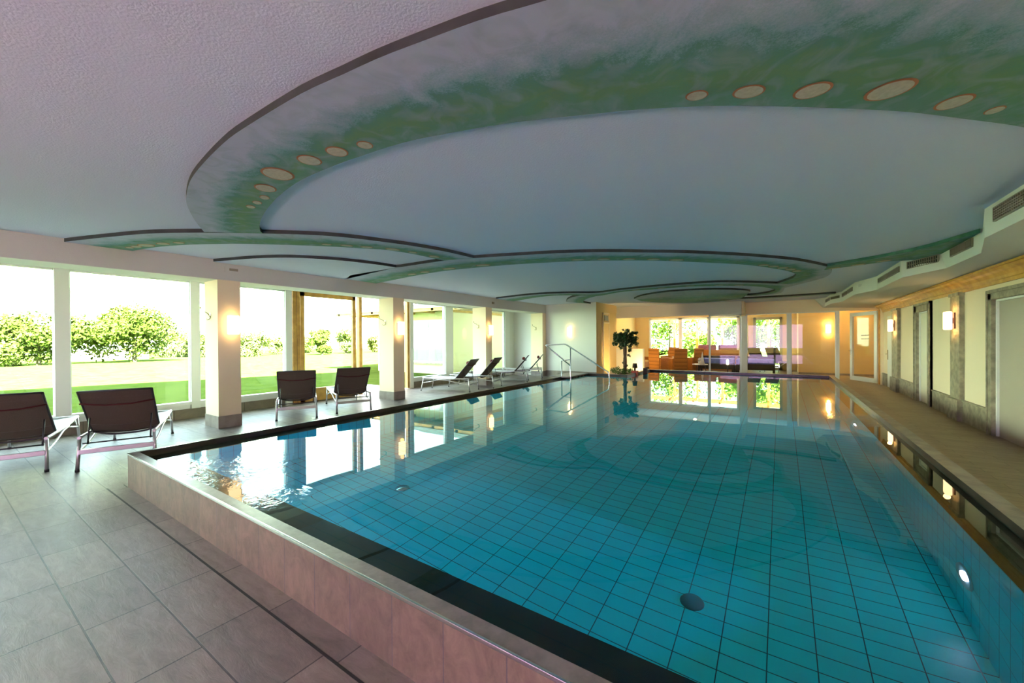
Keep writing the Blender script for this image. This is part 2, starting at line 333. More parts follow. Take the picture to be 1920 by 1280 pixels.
# left glazing ---------------------------------------------------------------
XG=-9.93
b=MB(); b.box(XG-.08,XG+.02,-4,6.85,0,.20); b.box(XG-.08,XG+.02,8.9,14.6,0,.20); struct(b.build('baseboard_left','plinth_y'))
def pane(name,y0,y1,z0,z1,fw_=.06,fm='lacq',gm='glass',x=XG,ax='x',sill=0):
    f=empty(name); struct(f); 
    if ax=='x': f.location=(x,(y0+y1)/2,z0)
    else: f.location=((y0+y1)/2,x,z0)
    h=(y1-y0)/2; H=z1-z0; q=MB()
    def bx(a0,a1,c0,c1,t0=-.04,t1=.04):
        if ax=='x': q.box(t0,t1,a0,a1,c0,c1)
        else: q.box(a0,a1,t0,t1,c0,c1)
    bx(-h,-h+fw_,0,H); bx(h-fw_,h,0,H); bx(-h,h,H-fw_,H); bx(-h,h,0,fw_+sill)
    q.build('frame',fm,f); q=MB()
    if ax=='x': q.box(-.006,.006,-h+fw_*.5,h-fw_*.5,fw_*.5,H-fw_*.5)
    else: q.box(-h+fw_*.5,h-fw_*.5,-.006,.006,fw_*.5,H-fw_*.5)
    q.build('pane',gm,f); return f
ZS=.20
pane('window_1',-3.9,1.28,ZS,2.77,.03,sill=.10); pane('window_2',1.42,3.10,ZS,2.77,.03,sill=.10); pane('window_3',3.22,4.96,ZS,2.77,.03,sill=.10)
b=MB(); b.box(XG-.08,XG+.10,1.255,1.435,ZS,2.77,bev=.01); b.box(XG-.08,XG+.08,3.08,3.24,ZS,2.77,bev=.01); b.box(XG-.08,XG+.08,4.94,5.09,0,2.77,bev=.01)
b.box(XG-.08,XG+.08,8.83,8.96,0,2.77,bev=.008); b.box(XG-.08,XG+.08,10.46,10.85,ZS,2.77,bev=.01); b.box(XG-.08,XG+.08,14.15,14.5,0,2.77,bev=.01); b.box(XG-.04,XG+.09,-4,4.94,.28,.345); b.box(XG-.04,XG+.09,8.9,14.2,.28,.345)
struct(b.build('trim_6','lacq'))
w4=pane('window_4',5.32,6.88,.02,2.77,.10,'wood_post',sill=.22)
b=MB(); b.box(-.07,.07,-.98,-.89,0,2.75); b.box(-.05,.05,-.87,-.80,0,2.75); b.build('post','wood_post',w4)
b=MB(); b.box(-.045,.045,-.89,-.87,0,2.75); b.build('dark_seal','black',w4)
b=MB(); b.box(-.06,.08,.86,.95,0,2.75); b.box(-.06,.06,2.62,2.70,0,2.75); b.build('post','wood_post',w4)
pane('window_5',8.95,10.47,ZS,2.77,.03,sill=.10); pane('window_6',10.84,14.16,ZS,2.77,.05,sill=.10)
# end of window bay, sconce wall
b=MB(); b.box(-9.95,-6.02,14.9,15.1,0,2.999); b.box(-10.02,-9.9,14.5,15.0,0,3.0); struct(b.build('wall_back_left','white'))
b=MB(); b.box(-8.28,-6.02,14.87,14.9,0,.24); struct(b.build('baseboard_back','plinth'))
# orange return wall with door, pillar, lounge walls
b=MB(); b.box(-6.30,-6.012,14.904,16.3,0,2.998); struct(b.build('wall_left_return','yellow'))
b=MB(); b.box(-6.6,-6.04,16.3,17.25,0,2.68); b.box(-6.6,-6.02,16.3,17.25,2.68,3.0); struct(b.build('wall_left_pillar','yellow'))
b=MB(); b.box(-6.04,-6.01,16.32,17.25,0,.30); struct(b.build('baseboard_pillar','plinth'))
d4=empty('door_4',(-6.01,16.0,0)); struct(d4)
b=MB(); b.box(0,.03,-.42,.18,0,2.18); b.build('panel','yellow',d4)
b=MB(); b.box(.0,.045,-.47,-.42,0,2.62); b.box(.0,.045,.18,.23,0,2.62); b.box(.0,.045,-.47,.23,2.18,2.24); b.box(.0,.045,-.47,.23,2.57,2.62); b.build('frame','wall',d4)
b=MB(); b.box(0.01,.035,-.30,.10,2.30,2.52); b.build('transom_pane','dark_glass',d4)
b=MB(); b.box(-7.2,-6.9,17.2,23.2,0,3.0); b.box(-6.95,-6.3,17.05,17.25,0,3.0); struct(b.build('wall_lounge_left','yellow'))
# lounge rear wall with openings
b=MB()
YR=23.0
for x0,x1,z0,z1 in ((-7.0,-6.15,0,3.0),(-6.15,-1.75,2.66,3.0),(-1.75,-1.05,0,3.0),(-1.05,-.02,2.50,3.0),(-.02,4.2,0,3.0)): b.box(x0,x1,YR,YR+.2,z0,z1)
struct(b.build('wall_lounge_rear','yellow'))
pane('window_7',-6.15,-4.50,0,2.66,.09,'lacq',x=YR,ax='y'); pane('window_8',-4.50,-3.1,0,2.66,.09,'lacq',x=YR,ax='y'); pane('window_9',-3.1,-1.75,0,2.66,.09,'lacq',x=YR,ax='y')
pane('window_10',-1.13,.06,0,2.55,.12,'frame_grey',x=YR,ax='y')
# fascia and glazed partition
b=MB(); b.box(-6.9,-1.28,17.95,18.25,2.50,2.999); struct(b.build('trim_7','beam'))
b=MB(); b.box(-1.34,2.9,18.95,19.1,2.52,2.999); b.box(-1.34,-1.2,18.1,19.0,2.45,2.999); struct(b.build('trim_8','wall'))
pane('window_11',-2.44,-1.28,.0,2.50,.06,'lacq','glass_in',x=18.05,ax='y')
b=MB(); b.box(-1.34,-1.165,18.92,19.08,0,2.52); b.box(.215,.325,18.94,19.06,0,2.52); b.box(1.69,1.79,18.92,19.08,0,2.52); struct(b.build('trim_9','lacq'))
pane('window_12',-1.17,.22,0,2.52,.03,'lacq','glass_in',x=19.0,ax='y'); pane('window_13',.32,1.70,0,2.52,.03,'lacq','glass_in',x=19.0,ax='y')
b=MB(); b.box(.62,4.2,21.0,21.1,0,3.0); b.box(.62,.72,21.1,23.0,0,3.0); b.box(4.0,4.2,17.6,21.0,0,3.0); b.box(2.77,4.2,17.65,17.75,0,3.0); struct(b.build('wall_corridor','yellow'))
b=MB(); b.box(.62,4.0,20.97,21.0,0,.08); struct(b.build('baseboard_corridor','plinth'))
# open glass door leaf
dx,dy=2.10-2.66,18.88-17.72; ln=math.hypot(dx,dy)
d5=empty('door_5',(2.66,17.72,0),math.atan2(dy,dx)); struct(d5)
b=MB(); b.box(0,.13,-.03,.03,.02,2.42); b.box(ln-.12,ln,-.03,.03,.02,2.42); b.box(0,ln,-.03,.03,.02,.17); b.box(0,ln,-.03,.03,2.30,2.42); b.build('frame','lacq',d5)
b=MB(); b.box(.1,ln-.1,-.006,.006,.15,2.32); b.build('pane','glass_door',d5)
b=MB(); b.box(ln-.055,ln-.025,.03,.045,.92,1.14); b.tube([(ln-.04,.04,1.06),(ln-.04,.085,1.06),(ln-.17,.085,1.06)],.01); b.build('door_handle','steel',d5)
b=MB()
for z in (1.60,1.48):
    for k in range(9): b.box(.38+k*.043,.38+k*.043+.03+.008*(k%2),.0075,.009,z,z+.035-.006*(k%3))
b.build('lettering','frame_grey',d5)
b=MB(); b.box(2.66,2.72,17.55,17.70,0,2.45); struct(b.build('trim_10','wood'))
b=MB(); b.box(2.69,2.77,17.50,17.64,0,2.6); struct(b.build('trim_11','wall'))
# room behind the camera
b=MB(); b.box(-9.95,-4.6,-4.15,-4,0,3); b.box(1.6,3.0,-4.15,-4,0,3); b.box(-4.6,1.6,-4.15,-4,2.75,3.0); b.box(-4.6,1.6,-4.15,-4,0,.12); struct(b.build('wall_rear','wall'))
for i,x in enumerate((-4.6,-2.53,-.46)): pane('window_%d'%(14+i),x,x+2.06,.12,2.75,.07,'lacq','glass_rose',x=-4.05,ax='y')
# ------------------------------------------------------------------ ceiling bands
def px(l,z=ZB): return [Vector(at_z(u,v,z)) for u,v in l]
def ribbon(name,O,I,n=60,dz=0,edgeO=True,edgeI=True,mats=('band','band_edge','oval','oval_edge'),ovals=(),v0=0):
    O=resample(catmull(O),n); I=resample(catmull(I),n); b=MB(); z=ZB-dz; s=0; K=4
    for i in range(n-1):
        ds=(O[i+1]-O[i]).length
        for k in range(K):
            t0,t1=k/K,(k+1)/K
            P=[O[i].lerp(I[i],t0),O[i+1].lerp(I[i+1],t0),O[i+1].lerp(I[i+1],t1),O[i].lerp(I[i],t1)]
            b.quad([(p.x,p.y,z) for p in P],0,[(s,v0+(1-v0)*t) for s,t in ((s,t0),(s+ds,t0),(s+ds,t1),(s,t1))])
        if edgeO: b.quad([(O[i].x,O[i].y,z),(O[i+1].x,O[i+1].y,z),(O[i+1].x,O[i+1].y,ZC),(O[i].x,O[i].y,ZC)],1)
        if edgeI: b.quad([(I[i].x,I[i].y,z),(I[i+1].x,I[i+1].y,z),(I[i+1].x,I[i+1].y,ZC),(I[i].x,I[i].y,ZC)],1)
        s+=ds
    for (cx,cy,a,bb_,ang) in ovals:
        for sc,mi,zz in ((1.0,3,z-.003),(.86,2,z-.006)):
            ps=[]
            for k in range(20):
                t=2*PI*k/20; x=a*sc*math.cos(t); y=bb_*sc*math.sin(t); ps.append((cx+x*math.cos(ang)-y*math.sin(ang),cy+x*math.sin(ang)+y*math.cos(ang),zz))
            b.quad(ps,mi)
    return struct(b.build(name,mats,fix=False))
def ov(pxs):
    """painted ovals given by left/right and top/bottom pixels of each"""
    out=[]
    for l,r,t,bt_ in pxs:
        a=Vector(at_z(*l,ZB)); c=Vector(at_z(*r,ZB)); e=Vector(at_z(*t,ZB)); f=Vector(at_z(*bt_,ZB)); m=(a+c)/2; d1=c-a; d2=f-e
        if d1.length>=d2.length: A=d1.length/2; B=max(d2.length/2*.9,A*.45); ang=math.atan2(d1.y,d1.x)
        else: A=d2.length/2*.95; B=max(d1.length/2,A*.45); ang=math.atan2(d2.y,d2.x)
        out.append((m.x,m.y,min(A,.22),min(B,.16),ang))
    return out
def dots(I,O,ts,r,off=.22):
    I=resample(catmull(I),100); O=resample(catmull(O),100); out=[]
    for t,k in ts:
        i=min(int(t*99),98); p=I[i].lerp(O[i],off); d=I[i+1]-I[i]; out.append((p.x,p.y,r*k,r*k*.62,math.atan2(d.y,d.x)))
    return out
b1o=[(2.0,3.5),(1.6,2.95),(.9,2.2),(.1,1.70)]+[tuple(p) for p in px([(1026.6,0),(907,35),(810.8,70),(711.6,108),(641.7,140),(560,177.9),(457.5,240),(420,267.5),(380,307.5),(357.5,337.5),(349.5,365),(351,385),(365,412.5),(382.5,434.5)])]
b1i=[(2.0,5.1),(1.70,4.60)]+[tuple(p) for p in px([(1920,238.7),(1800,221.9),(1687.5,208.7),(1500,200.5),(1350,198.2),(1200,205),(1120,212.9),(968.3,228.9),(851.6,247.9),(758.3,266.8),(670.8,294.5),(615,315),(560,340),(520,370),(495,400),(487,420),(488,433.7),(492.5,437.5)])]
OV=ov([((1286,178),(1327,178),(1308,167),(1304,188)),((1375,171),(1433,171),(1410,157),(1398,185)),((1487,175),(1561,163),(1535,152),(1512,187)),((1619,180),(1722,155),(1695,144),(1645,190)),((1750,200),(1830,181),(1800,176),(1775,205)),((1844,210),(1887,201),(1870,198),(1862,212)),
 ((669,271),(699,271),(684,264),(684,279)),((610,282),(653,285),(632,273),(632,292)),((556,297),(604,302),(580,290),(580,309)),((488,321),(553,330),(518,313),(522,337)),((476,349),(519,355),(497,344),(498,359)),((487,369),(505,370),(496,366),(496,374)),((473,378),(491,380),(482,375),(482,382)),((461,386),(479,388),(470,384),(470,390))])
ribbon('trim_12',b1o,b1i,80,ovals=OV)
b2u=px([(119,453.3),(155,449.2),(208,443.7),(283,437.5),(383,435.8),(491.7,437.5),(580,440),(646.7,444.7),(706.7,451.7),(773.3,460.8),(840,472.5),(888.3,483.7)])
b2l=px([(245,470.8),(291.7,463.3),(350,458.7),(420,457),(463,457),(546.7,459.2),(630,462.5),(700,466.7),(723.3,468.3),(773.3,475.8),(816.7,485),(833.3,488.3)])
ribbon('trim_13',b2u,b2l,60,.0006,ovals=dots(b2l,b2u,[(.07,.8),(.10,1),(.14,1.5),(.2,1.1),(.25,.9),(.62,.8),(.67,1),(.72,1),(.79,1.3),(.85,.9),(.93,1.2)],.09))
b3u=px([(650,522.8),(736.7,502.5),(748.3,500.8),(833.3,488.3),(888.3,483.7),(960,479.2),(1050,474.2),(1133.3,472.5),(1220,473.3),(1272.5,473.8),(1335,476.3),(1400,479.8),(1442.5,483),(1492.5,488),(1530,495),(1552.5,500)])
b3l=px([(705,531.2),(756.7,520.8),(806.7,511.7),(856.7,505),(960,495.8),(1066.7,490),(1133,488.3),(1220,488.3),(1260,489.4),(1322.5,491.9),(1400,496.3),(1455,503.8),(1480,508.8),(1490,512.5),(1493,514.4)])
ribbon('trim_14',b3u,b3l,80,.0012,ovals=dots(b3l,b3u,[(.17,1.2),(.21,1.2),(.27,1.5),(.34,1.5),(.5,1.2),(.54,1.2),(.58,1.2),(.62,1.2),(.66,1.4),(.84,1.3),(.87,1.3),(.9,1.4),(.93,1.4),(.96,1.3)],.10,.2))
# ring closing the second field, running round to the far scroll
r_o=[(.78,10.09),(.90,10.8),(.88,11.66),(.71,12.25),(.42,12.9),(.10,13.6)]
r_i=px([(1493,514.4),(1486,521),(1467,528),(1457.5,531.3)])
ribbon('trim_15',[Vector(p) for p in r_o],r_i,24,.0018)
b4u=px([(1551,499),(1658,481),(1737,464),(1796.6,447),(1838,435)]); b4l=px([(1545,506),(1618.5,496),(1678,489),(1760,486)])
ribbon('trim_16',b4u,b4l,40,.0024,ovals=dots(b4l,b4u,[(.1,1.2),(.3,1.3),(.5,1.3)],.09,.2),mats=('band','band_g','oval','oval_edge'),v0=.5)
# white low panel between the first scrolls
sl=px([(400,490.3),(430,488),(480,484.2),(546.7,483),(630,487.5),(700,495),(743.3,501.3)])
sl2=[Vector((-8.28,p)) for p in (2.93,3.3,3.7,4.1,4.6,5.1,5.5)]
ribbon('trim_17',sl,sl2,40,-.0006,edgeI=False,mats=('plaster','band_edge'))
ribbon('trim_18',[sl[-1],sl[-1].lerp(b3u[0],.5),b3u[0]],[sl2[-1]+Vector((.6,-.3)),sl2[-1]+Vector((.3,-.15)),sl2[-1]],6,-.0006,False,False,mats=('plaster','band_edge'))
b5u=px([(930,559.7),(1000,552),(1066.7,549.2),(1120,548.7),(1160,543.7),(1222.5,537.5),(1285,532.5),(1347.5,529),(1400,529.5),(1457.5,531.3)])
b5l=px([(963,564.7),(1016.7,555.8),(1066.7,553.3),(1116.7,555),(1166.7,546.7),(1222.5,542.5),(1285,537.5),(1347,536),(1400,536),(1430,537.5)])
ribbon('trim_19',b5u,b5l,60,.003,ovals=dots(b5l,b5u,[(.6,1.3),(.68,1.3),(.76,1.3),(.84,1.3),(.9,1.3)],.1,.3))
tail_o=px([(1457.5,531.3),(1485,533)])+[Vector((.10,13.6)),Vector((.05,14.6)),Vector((-.1,15.3)),Vector((-.7,15.75))]
tail_i=px([(1430,537.5),(1450,541.3),(1453.7,543.7),(1442.5,548),(1417.5,551.9),(1392.5,553.7)])
ribbon('trim_20',tail_o,tail_i,30,.0036)
# left hook of the far scroll
hk_o=px([(1091.7,553.7),(1075,556),(1064,561),(1061.7,565.8)]); hk_i=px([(1116.7,555),(1100,560),(1094,566),(1108,569)])
ribbon('trim_21',hk_o,hk_i,16,.0042)
# innermost green disc
s2=px([(1188.7,560),(1203.7,554.4),(1247.5,547.5),(1310,543.5),(1360,542.7),(1397.5,544.4),(1406.9,546.2)])
s2i=[Vector((-4.3,15.0)),Vector((-3.9,16.2)),Vector((-3.2,16.9)),Vector((-2.4,17.1)),Vector((-1.7,16.8)),Vector((-1.2,16.3)),Vector((-.95,15.3))]
ribbon('trim_22',s2,s2i,40,.001)
b6u=px([(1310,560.5),(1380,560),(1480,555),(1567.5,549.4)]); b6l=[p+Vector((.0,.30)) for p in b6u]
ribbon('trim_23',b6u,b6l,30,.0048)
# ------------------------------------------------------------------ outdoors
b=MB(); b.box(-24,-9.99,-30,60,-.35,-.12)
b.quad([(-24,-60,-.12),(-24,120,-.12),(-160,180,-.9),(-160,-120,-.9)]); b.box(-24,40,23.3,60,-.35,-.12); b.box(-24,40,-40,-4.2,-.35,-.12)
struct(b.build('lawn','grass'))
b=MB(); b.box(-12.2,-10.0,5.3,9.0,-.3,-.02); struct(b.build('terrace_left','terrace'))
b=MB(); b.box(-8,4,23.2,27.5,-.12,-.02); struct(b.build('terrace_rear','terrace'))
b=MB(); b.box(-8,4,-9.5,-4.2,-.12,-.02); struct(b.build('bounce_slab_front','terrace_d'))  # unseen slab added to bounce dim sunlight through the rear windows
b=MB(); hp=[(-150+20*math.sin(i*.7),-120+i*20,26+8*math.sin(i*.9)+6*math.sin(i*2.1)) for i in range(17)]
for a,c in zip(hp,hp[1:]): b.quad([(a[0]+55,a[1],-1),(c[0]+55,c[1],-1),c,a])
struct(b.build('hills','hill'))
def leafcloud(b,blobs,n,sz,mi=0,rnd=random,up_=.3):
    tot=sum(r[3]**2 for r in blobs)
    for (cx,cy,cz,r) in blobs:
        for _ in range(int(n*r*r/tot)):
            d=Vector((rnd.gauss(0,1),rnd.gauss(0,1),rnd.gauss(0,1))).normalized(); p=Vector((cx,cy,cz))+d*r*(rnd.random()**.33)*rnd.uniform(.85,1.05)
            nn=(d+Vector((rnd.gauss(0,.6),rnd.gauss(0,.6),rnd.gauss(up_,.6)))).normalized(); t=nn.cross(Vector((rnd.gauss(0,1),rnd.gauss(0,1),rnd.gauss(0,1)))).normalized(); w=nn.cross(t)
            s=sz*rnd.uniform(.6,1.3); b.quad([p-t*s,p-w*s*.45+nn*s*.1,p+t*s,p+w*s*.45+nn*s*.1],mi)
def tree(x,y,z,h,w,label,mat='tree',n=1500,sz=.17,seed=1,group='trees beyond the lawn',cat='tree',trunk=True):
    rnd=random.Random(seed); t=empty('tree' if cat=='tree' else 'shrub',(x,y,z)); tag(t,label,cat,group)
    bl=[(0,0,h*.55,w*.36)]+[(rnd.uniform(-.33,.33)*w,rnd.uniform(-.33,.33)*w,h*rnd.uniform(.2,.78),w*rnd.uniform(.12,.2)) for _ in range(16)]
    b=MB(); leafcloud(b,bl,n*3,sz,rnd=rnd); b.build('crown',mat,t,fix=False)
    b=MB(); b.tube([(0,0,-.2),(0.05,0,h*.3),(0,.05,h*.6)],.1*h/5,radii=[.035*h,.025*h,.01*h]); b.build('trunk','trunk',t)
    return t
def spot(u,dist,dz=0):
    d=ray(u,640); d.z=0; d.normalize(); return d.x*dist,d.y*dist
x,y=spot(72,50); tree(x,y,-.5,4.6,6.6,'round bright tree on the lawn at the far left window',n=2600,seed=3)
x,y=spot(252,50); tree(x,y,-.5,5.6,7.8,'tallest round tree on the lawn behind the second window pane',n=3200,seed=4)
LB=['pale bushes just right of the tallest tree on the lawn','pale bushes behind the lawn left of the first column','pale tree seen just right of the first column','pale tree seen in front of the white window post','low pale tree seen left of centre in the wood framed pane','darker green tree in the middle of the wood framed pane','pale tree at the right of the wood framed pane','pale tree seen through the open terrace door']
for i,(u,dd,h,w,mt) in enumerate(((338,64,3.4,6.0,'tree2'),(382,60,3.4,4,'tree2'),(470,58,3.6,4.6,'tree2'),(519,66,3.4,4,'tree2'),(568,70,3.2,4,'tree2'),(604,57,4.6,3.2,'tree'),(648,62,4.4,4,'tree2'),(702,66,3.4,3.6,'tree2'))):
    x,y=spot(u,dd); tree(x,y,-.6,h,w,LB[i],mt,1300,.17,seed=20+i)
x,y=spot(785,42); tree(x,y,-.3,3.2,3.5,'pale shrub on the lawn left of the yellow wing',mat='tree2',n=800,seed=41,group='shrubs by the yellow wing',cat='shrub')
# barn roof far left and small gable
b=MB(); x,y=spot(205,60)
g=empty('garden_shed',(x,y,-.6),math.atan2(y,x)); tag(g,'small low garden shed with a pale gabled roof below the tallest tree','shed')
b=MB(); b.box(-1.5,1.5,-3,3,0,1.3); b.build('wall','wing',g)
b=MB(); b.quad([(-1.8,-3.4,1.2),(1.8,-3.4,1.2),(1.8,0,2.1),(-1.8,0,2.1)]); b.quad([(-1.8,3.4,1.2),(1.8,3.4,1.2),(1.8,0,2.1),(-1.8,0,2.1)]); b.build('roof','tiles_roof',g)
# neighbouring yellow wing with deep eaves, seen through the left panes
wg=empty('building_wing',(-14,16,0)); tag(wg,'yellow rendered house wing with deep wooden eaves beyond the left windows','building')
b=MB(); b.box(-4.5,1.0,-1.75,8,-.12,2.95); b.build('wall','wing',wg)
b=MB(); b.box(-6.2,4.0,-3.3,8,2.98,3.18); b.build('roof','tiles_roof',wg)
b=MB()
for k in range(7): b.box(-5.9+k*1.4,-5.75+k*1.4,-3.25,8,2.86,2.98)
b.box(-6.1,4.0,-3.25,-3.1,2.84,2.98); b.build('rafters','wood_post',wg)
for x0,x1,lab in ((-3.9,-2.6,None),(-1.6,.6,None)):
    b=MB(); b.box(x0-.08,x1+.08,-1.80,-1.72,.42,2.55); b.build('window_frame','lacq',wg)
    b=MB(); b.box(x0,x0+(x1-x0)*.48,-1.82,-1.80,.52,2.47); b.box(x0+(x1-x0)*.52,x1,-1.82,-1.80,.52,2.47); b.build('window_glass','dark_glass',wg)
    b=MB(); b.box(x0-.1,x1+.1,-1.9,-1.75,.36,.43); b.build('window_sill','stone_trim',wg)
# rear pergola and greenery seen through the lounge windows
for i,(x,lab) in enumerate(((-5.3,'orange wooden pergola post outside the leftmost lounge window pane'),(-4.05,'orange wooden pergola post outside the second lounge window pane'),(-2.75,'orange wooden pergola post outside the third lounge window pane'),(-.55,'orange wooden pergola post outside the window behind the glass partition'))):
    p=empty('pergola_post',(x,25.4,-.02)); tag(p,lab,'post','pergola posts behind the lounge')
    b=MB(); b.box(-.06,.06,-.06,.06,0,2.55); b.build('post','wood',p)
    b=MB(); b.box(-.05,.05,-1.4,.9,2.5,2.62); b.tube([(0,0,2.0),(.4,0,2.52)],.04); b.build('brace','wood',p)
b=MB(); b.box(-7,3,25.3,25.5,2.58,2.75); tag(b.build('pergola_beam','wood'),'orange wooden beam across the pergola posts behind the lounge windows','beam')
for i,(x,y,h,w,lab) in enumerate(((-7.2,33,6,5,'leafy tree behind the leftmost lounge window pane'),(-5.0,31,2.6,3.2,'bright green shrub behind the second lounge window pane'),(-2.4,34,4.4,4,'pale tree behind the rightmost lounge window pane'),(-.6,33,4.6,3.6,'green tree behind the glass partition window'),(1.0,36,6,5,'tree behind the right edge of the glass partition window'))):
    tree(x,y,-.12,h,w,lab,'tree3',900,.13,seed=60+i,group='trees behind the lounge')
# ================================================================== POOL
def ring(b,A,B,za,zb,mis):
    n=len(A)
    for i in range(n):
        j=(i+1)%n; b.quad([(*A[i],za),(*A[j],za),(*B[j],zb),(*B[i],zb)],mis[i] if isinstance(mis,(list,tuple)) else mis)
pool=empty('swimming_pool',(-2.2,8,0)); tag(pool,'large rectangular indoor swimming pool with turquoise tiles and raised dark stone rim','pool')
def pb(b,name,mats,fix=False):
    o=b.build(name,mats,None,fix); o.data.transform(Matrix.Translation((2.2,-8,0))); o.parent=pool; return o
b=MB(); n=len(PB)
b.quad([(*p,-1.0) for p in PB],0)
for i in range(n):
    j=(i+1)%n; xc=abs(PB[i][0]-PB[j][0])<1e-6
    b.quad([(*PB[i],-1.0),(*PB[j],-1.0),(*PB[j],.262),(*PB[i],.262)],1 if xc else 2)
pb(b,'basin',['pool_f','pool_x','pool_y'])
b=MB(); ring(b,PI_,PB,.262,.262,0); 
for k in range(7): b.quad([(-5.4+k*1.02,1.335,.2635),(-5.39+k*1.02,1.335,.2635),(-5.39+k*1.02,1.6,.2635),(-5.4+k*1.02,1.6,.2635)],1)
b.quad([(-5.5,1.49,.2635),(.99,1.49,.2635),(.99,1.497,.2635),(-5.5,1.497,.2635)],1)
pb(b,'overflow_ledge',['ledge','black'])
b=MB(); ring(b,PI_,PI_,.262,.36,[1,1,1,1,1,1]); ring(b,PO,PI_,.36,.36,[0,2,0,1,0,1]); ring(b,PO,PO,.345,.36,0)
pb(b,'coping',['rim_grey','rim_dark','rim_right'])
b=MB(); ring(b,PO,PO,0,.345,[0,1,0,1,0,1]); pb(b,'side_cladding',['clad','clad_y'])
b=MB(); b.box(-5.805,1.365,1.243,1.256,.343,.363,bev=.003); pb(b,'edge_strip','steel',True)
# wide slab at the entry steps
b=MB(); b.box(-6.25,-5.55,11.35,13.02,.33,.365)
pb(b,'step_platform','rim_grey',True)
for k in range(6):
    b=MB(); b.box(-5.57,-5.545,11.42+k*.26,11.58+k*.26,.27,.33); pb(b,'drain_slot','black',True)
b=MB()
for k in range(5): b.box(-5.5+k*.3,-5.2+k*.3,11.4,12.7,-1.0,.1-k*.22)
pb(b,'entry_step','pool_f',True)
b=MB(); b.quad([(*p,.30) for p in PI_]); tag(b.build('pool_water','water',fix=False),'still clear water filling the turquoise tiled pool up to its dark rim','water')
# underwater lamps
for i,(y,lab) in enumerate(((3.79,'round underwater lamp in the right pool wall nearest the camera'),(8.34,'round underwater lamp far along the right pool wall'))):
    l=empty('underwater_lamp',(.99,y,-.49)); tag(l,lab,'lamp','underwater lamps in the right pool wall')
    b=MB(); b.lathe([(.09,-.004),(.125,-.012),(.135,0)],axis='x',n=28); b.build('rim','alu',l)
    b=MB(); b.lathe([(.0001,-.016),(.045,-.014),(.05,-.004)],axis='x',n=24); b.build('lens','uw' if 'uw' in M else 'lamp_far',l)
M['uw']=emit('cool_lamp_lens',(.75,.72,1.0),60)
for o in D.objects:
    if o.name.startswith('lens'): o.data.materials[0]=M['uw']
for i,(x,y,lab) in enumerate(((-.54,3.12,'round green drain cover on the pool floor nearest the camera'),(-3.65,3.13,'small round metal drain cover on the pool floor at the left'))):
    b=MB(); b.lathe([(.0001,.012),(.075,.012),(.082,.0)],c=(0,0,0),n=28); o=b.build('drain_cover','dg' if 'dg' in M else 'frame_grey'); o.location=(x,y,-1.0); tag(o,lab,'drain cover')
    if i==0: M['dgm']=pbr('green_drain',(.004,.05,.04),.5); o.data.materials[0]=M['dgm']
    else: o.data.materials[0]=M['steel']
# handrail
hr=empty('handrail',(-5.51,11.5,0)); tag(hr,'bent stainless steel handrail leading from the stone step down into the pool','handrail')
def path(P,rad,seg=6):
    P=[Vector(p) for p in P]; out=[P[0]]
    for a,c,d in zip(P,P[1:],P[2:]):
        u=(a-c).normalized(); w=(d-c).normalized(); r=min(rad,(a-c).length*.45,(d-c).length*.45); p0=c+u*r; p1=c+w*r
        for k in range(seg+1):
            t=k/seg; out.append(p0*(1-t)**2+c*2*t*(1-t)+p1*t*t)
    out.append(P[-1]); return out
b=MB(); b.tube(path([(-.01,0,.72),(-.90,0,1.36),(-.17,0,1.39),(1.25,0,.55),(1.33,0,-.3)],.06),.021,10); b.build('rail','steel',hr)
b=MB(); b.tube([(-.31,0,-.6),(-.31,0,.87)],.019,10); b.build('post','steel',hr)
b=MB(); b.tube([(0,0,-.6),(0,0,1.27)],.019,10); b.build('post','steel',hr)
b=MB(); b.tube([(-.31,0,.87),(0,0,.90)],.016,10); b.build('crossbar','steel',hr)
# floor drain channel
b=MB(); b.box(-5.92,2.7,1.105,1.119,-.004,.0015); b.box(-5.93,-5.8,1.24,1.248,-.004,.001); tag(b.build('floor_drain','black'),'thin black slot drain running along the floor before the pool wall','drain')
# ================================================================== COLUMNS
CY=[(2.98,3.34),(6.85,7.21),(10.74,11.08),(14.62,14.93)]
CL=['first square cream column from the left, with a wall lamp and coat hook','second square cream column from the left, beside the open terrace door','third square cream column from the left, behind the backs of two loungers','fourth square cream column at the far end of the window row']
for (y0,y1),lab in zip(CY,CL):
    c=empty('column',(-8.565,(y0+y1)/2,0)); tag(c,lab,'column','columns along the window front'); h=(y1-y0)/2
    b=MB(); b.box(-.285,.285,-h,h,.2,2.652); b.build('shaft','wall',c)
    b=MB(); b.box(-.293,.293,-h-.008,h+.008,0,.215); b.build('plinth','plinth',c)
# ------------------------------------------------------------------ wall lamps
def sconce(x,y,z,nx,ny,lab,power=9,mat='lamp',group='glowing box wall lamps'):
    """nx,ny = wall normal"""
    s=empty('wall_lamp',(x,y,z),math.atan2(ny,nx)); tag(s,lab,'wall lamp',group)
    b=MB(); b.box(0,.02,-.06,.06,-.15,.15,bev=.003); b.box(.02,.05,-.02,.02,-.05,.05); b.build('back_plate','lamp_plate',s)
    b=MB(); b.box(.045,.135,-.088,.088,-.17,.17,bev=.02); b.build('lamp_shade',mat,s)
    for dz in (.22,-.22):
        ld=D.lights.new('bulb','POINT'); ld.energy=power; ld.color=(1,.52,.14); ld.shadow_soft_size=.05
        o=D.objects.new('bulb',ld); COL.objects.link(o); o.parent=s; o.location=(.10,0,dz)
    return s
sconce(-8.28,3.19,1.845,1,0,'glowing box wall lamp on the first column from the left',.3)
sconce(-8.28,7.03,1.86,1,0,'glowing box wall lamp on the second column from the left',.3)
sconce(-8.28,10.91,1.87,1,0,'glowing box wall lamp on the third column from the left',.3)
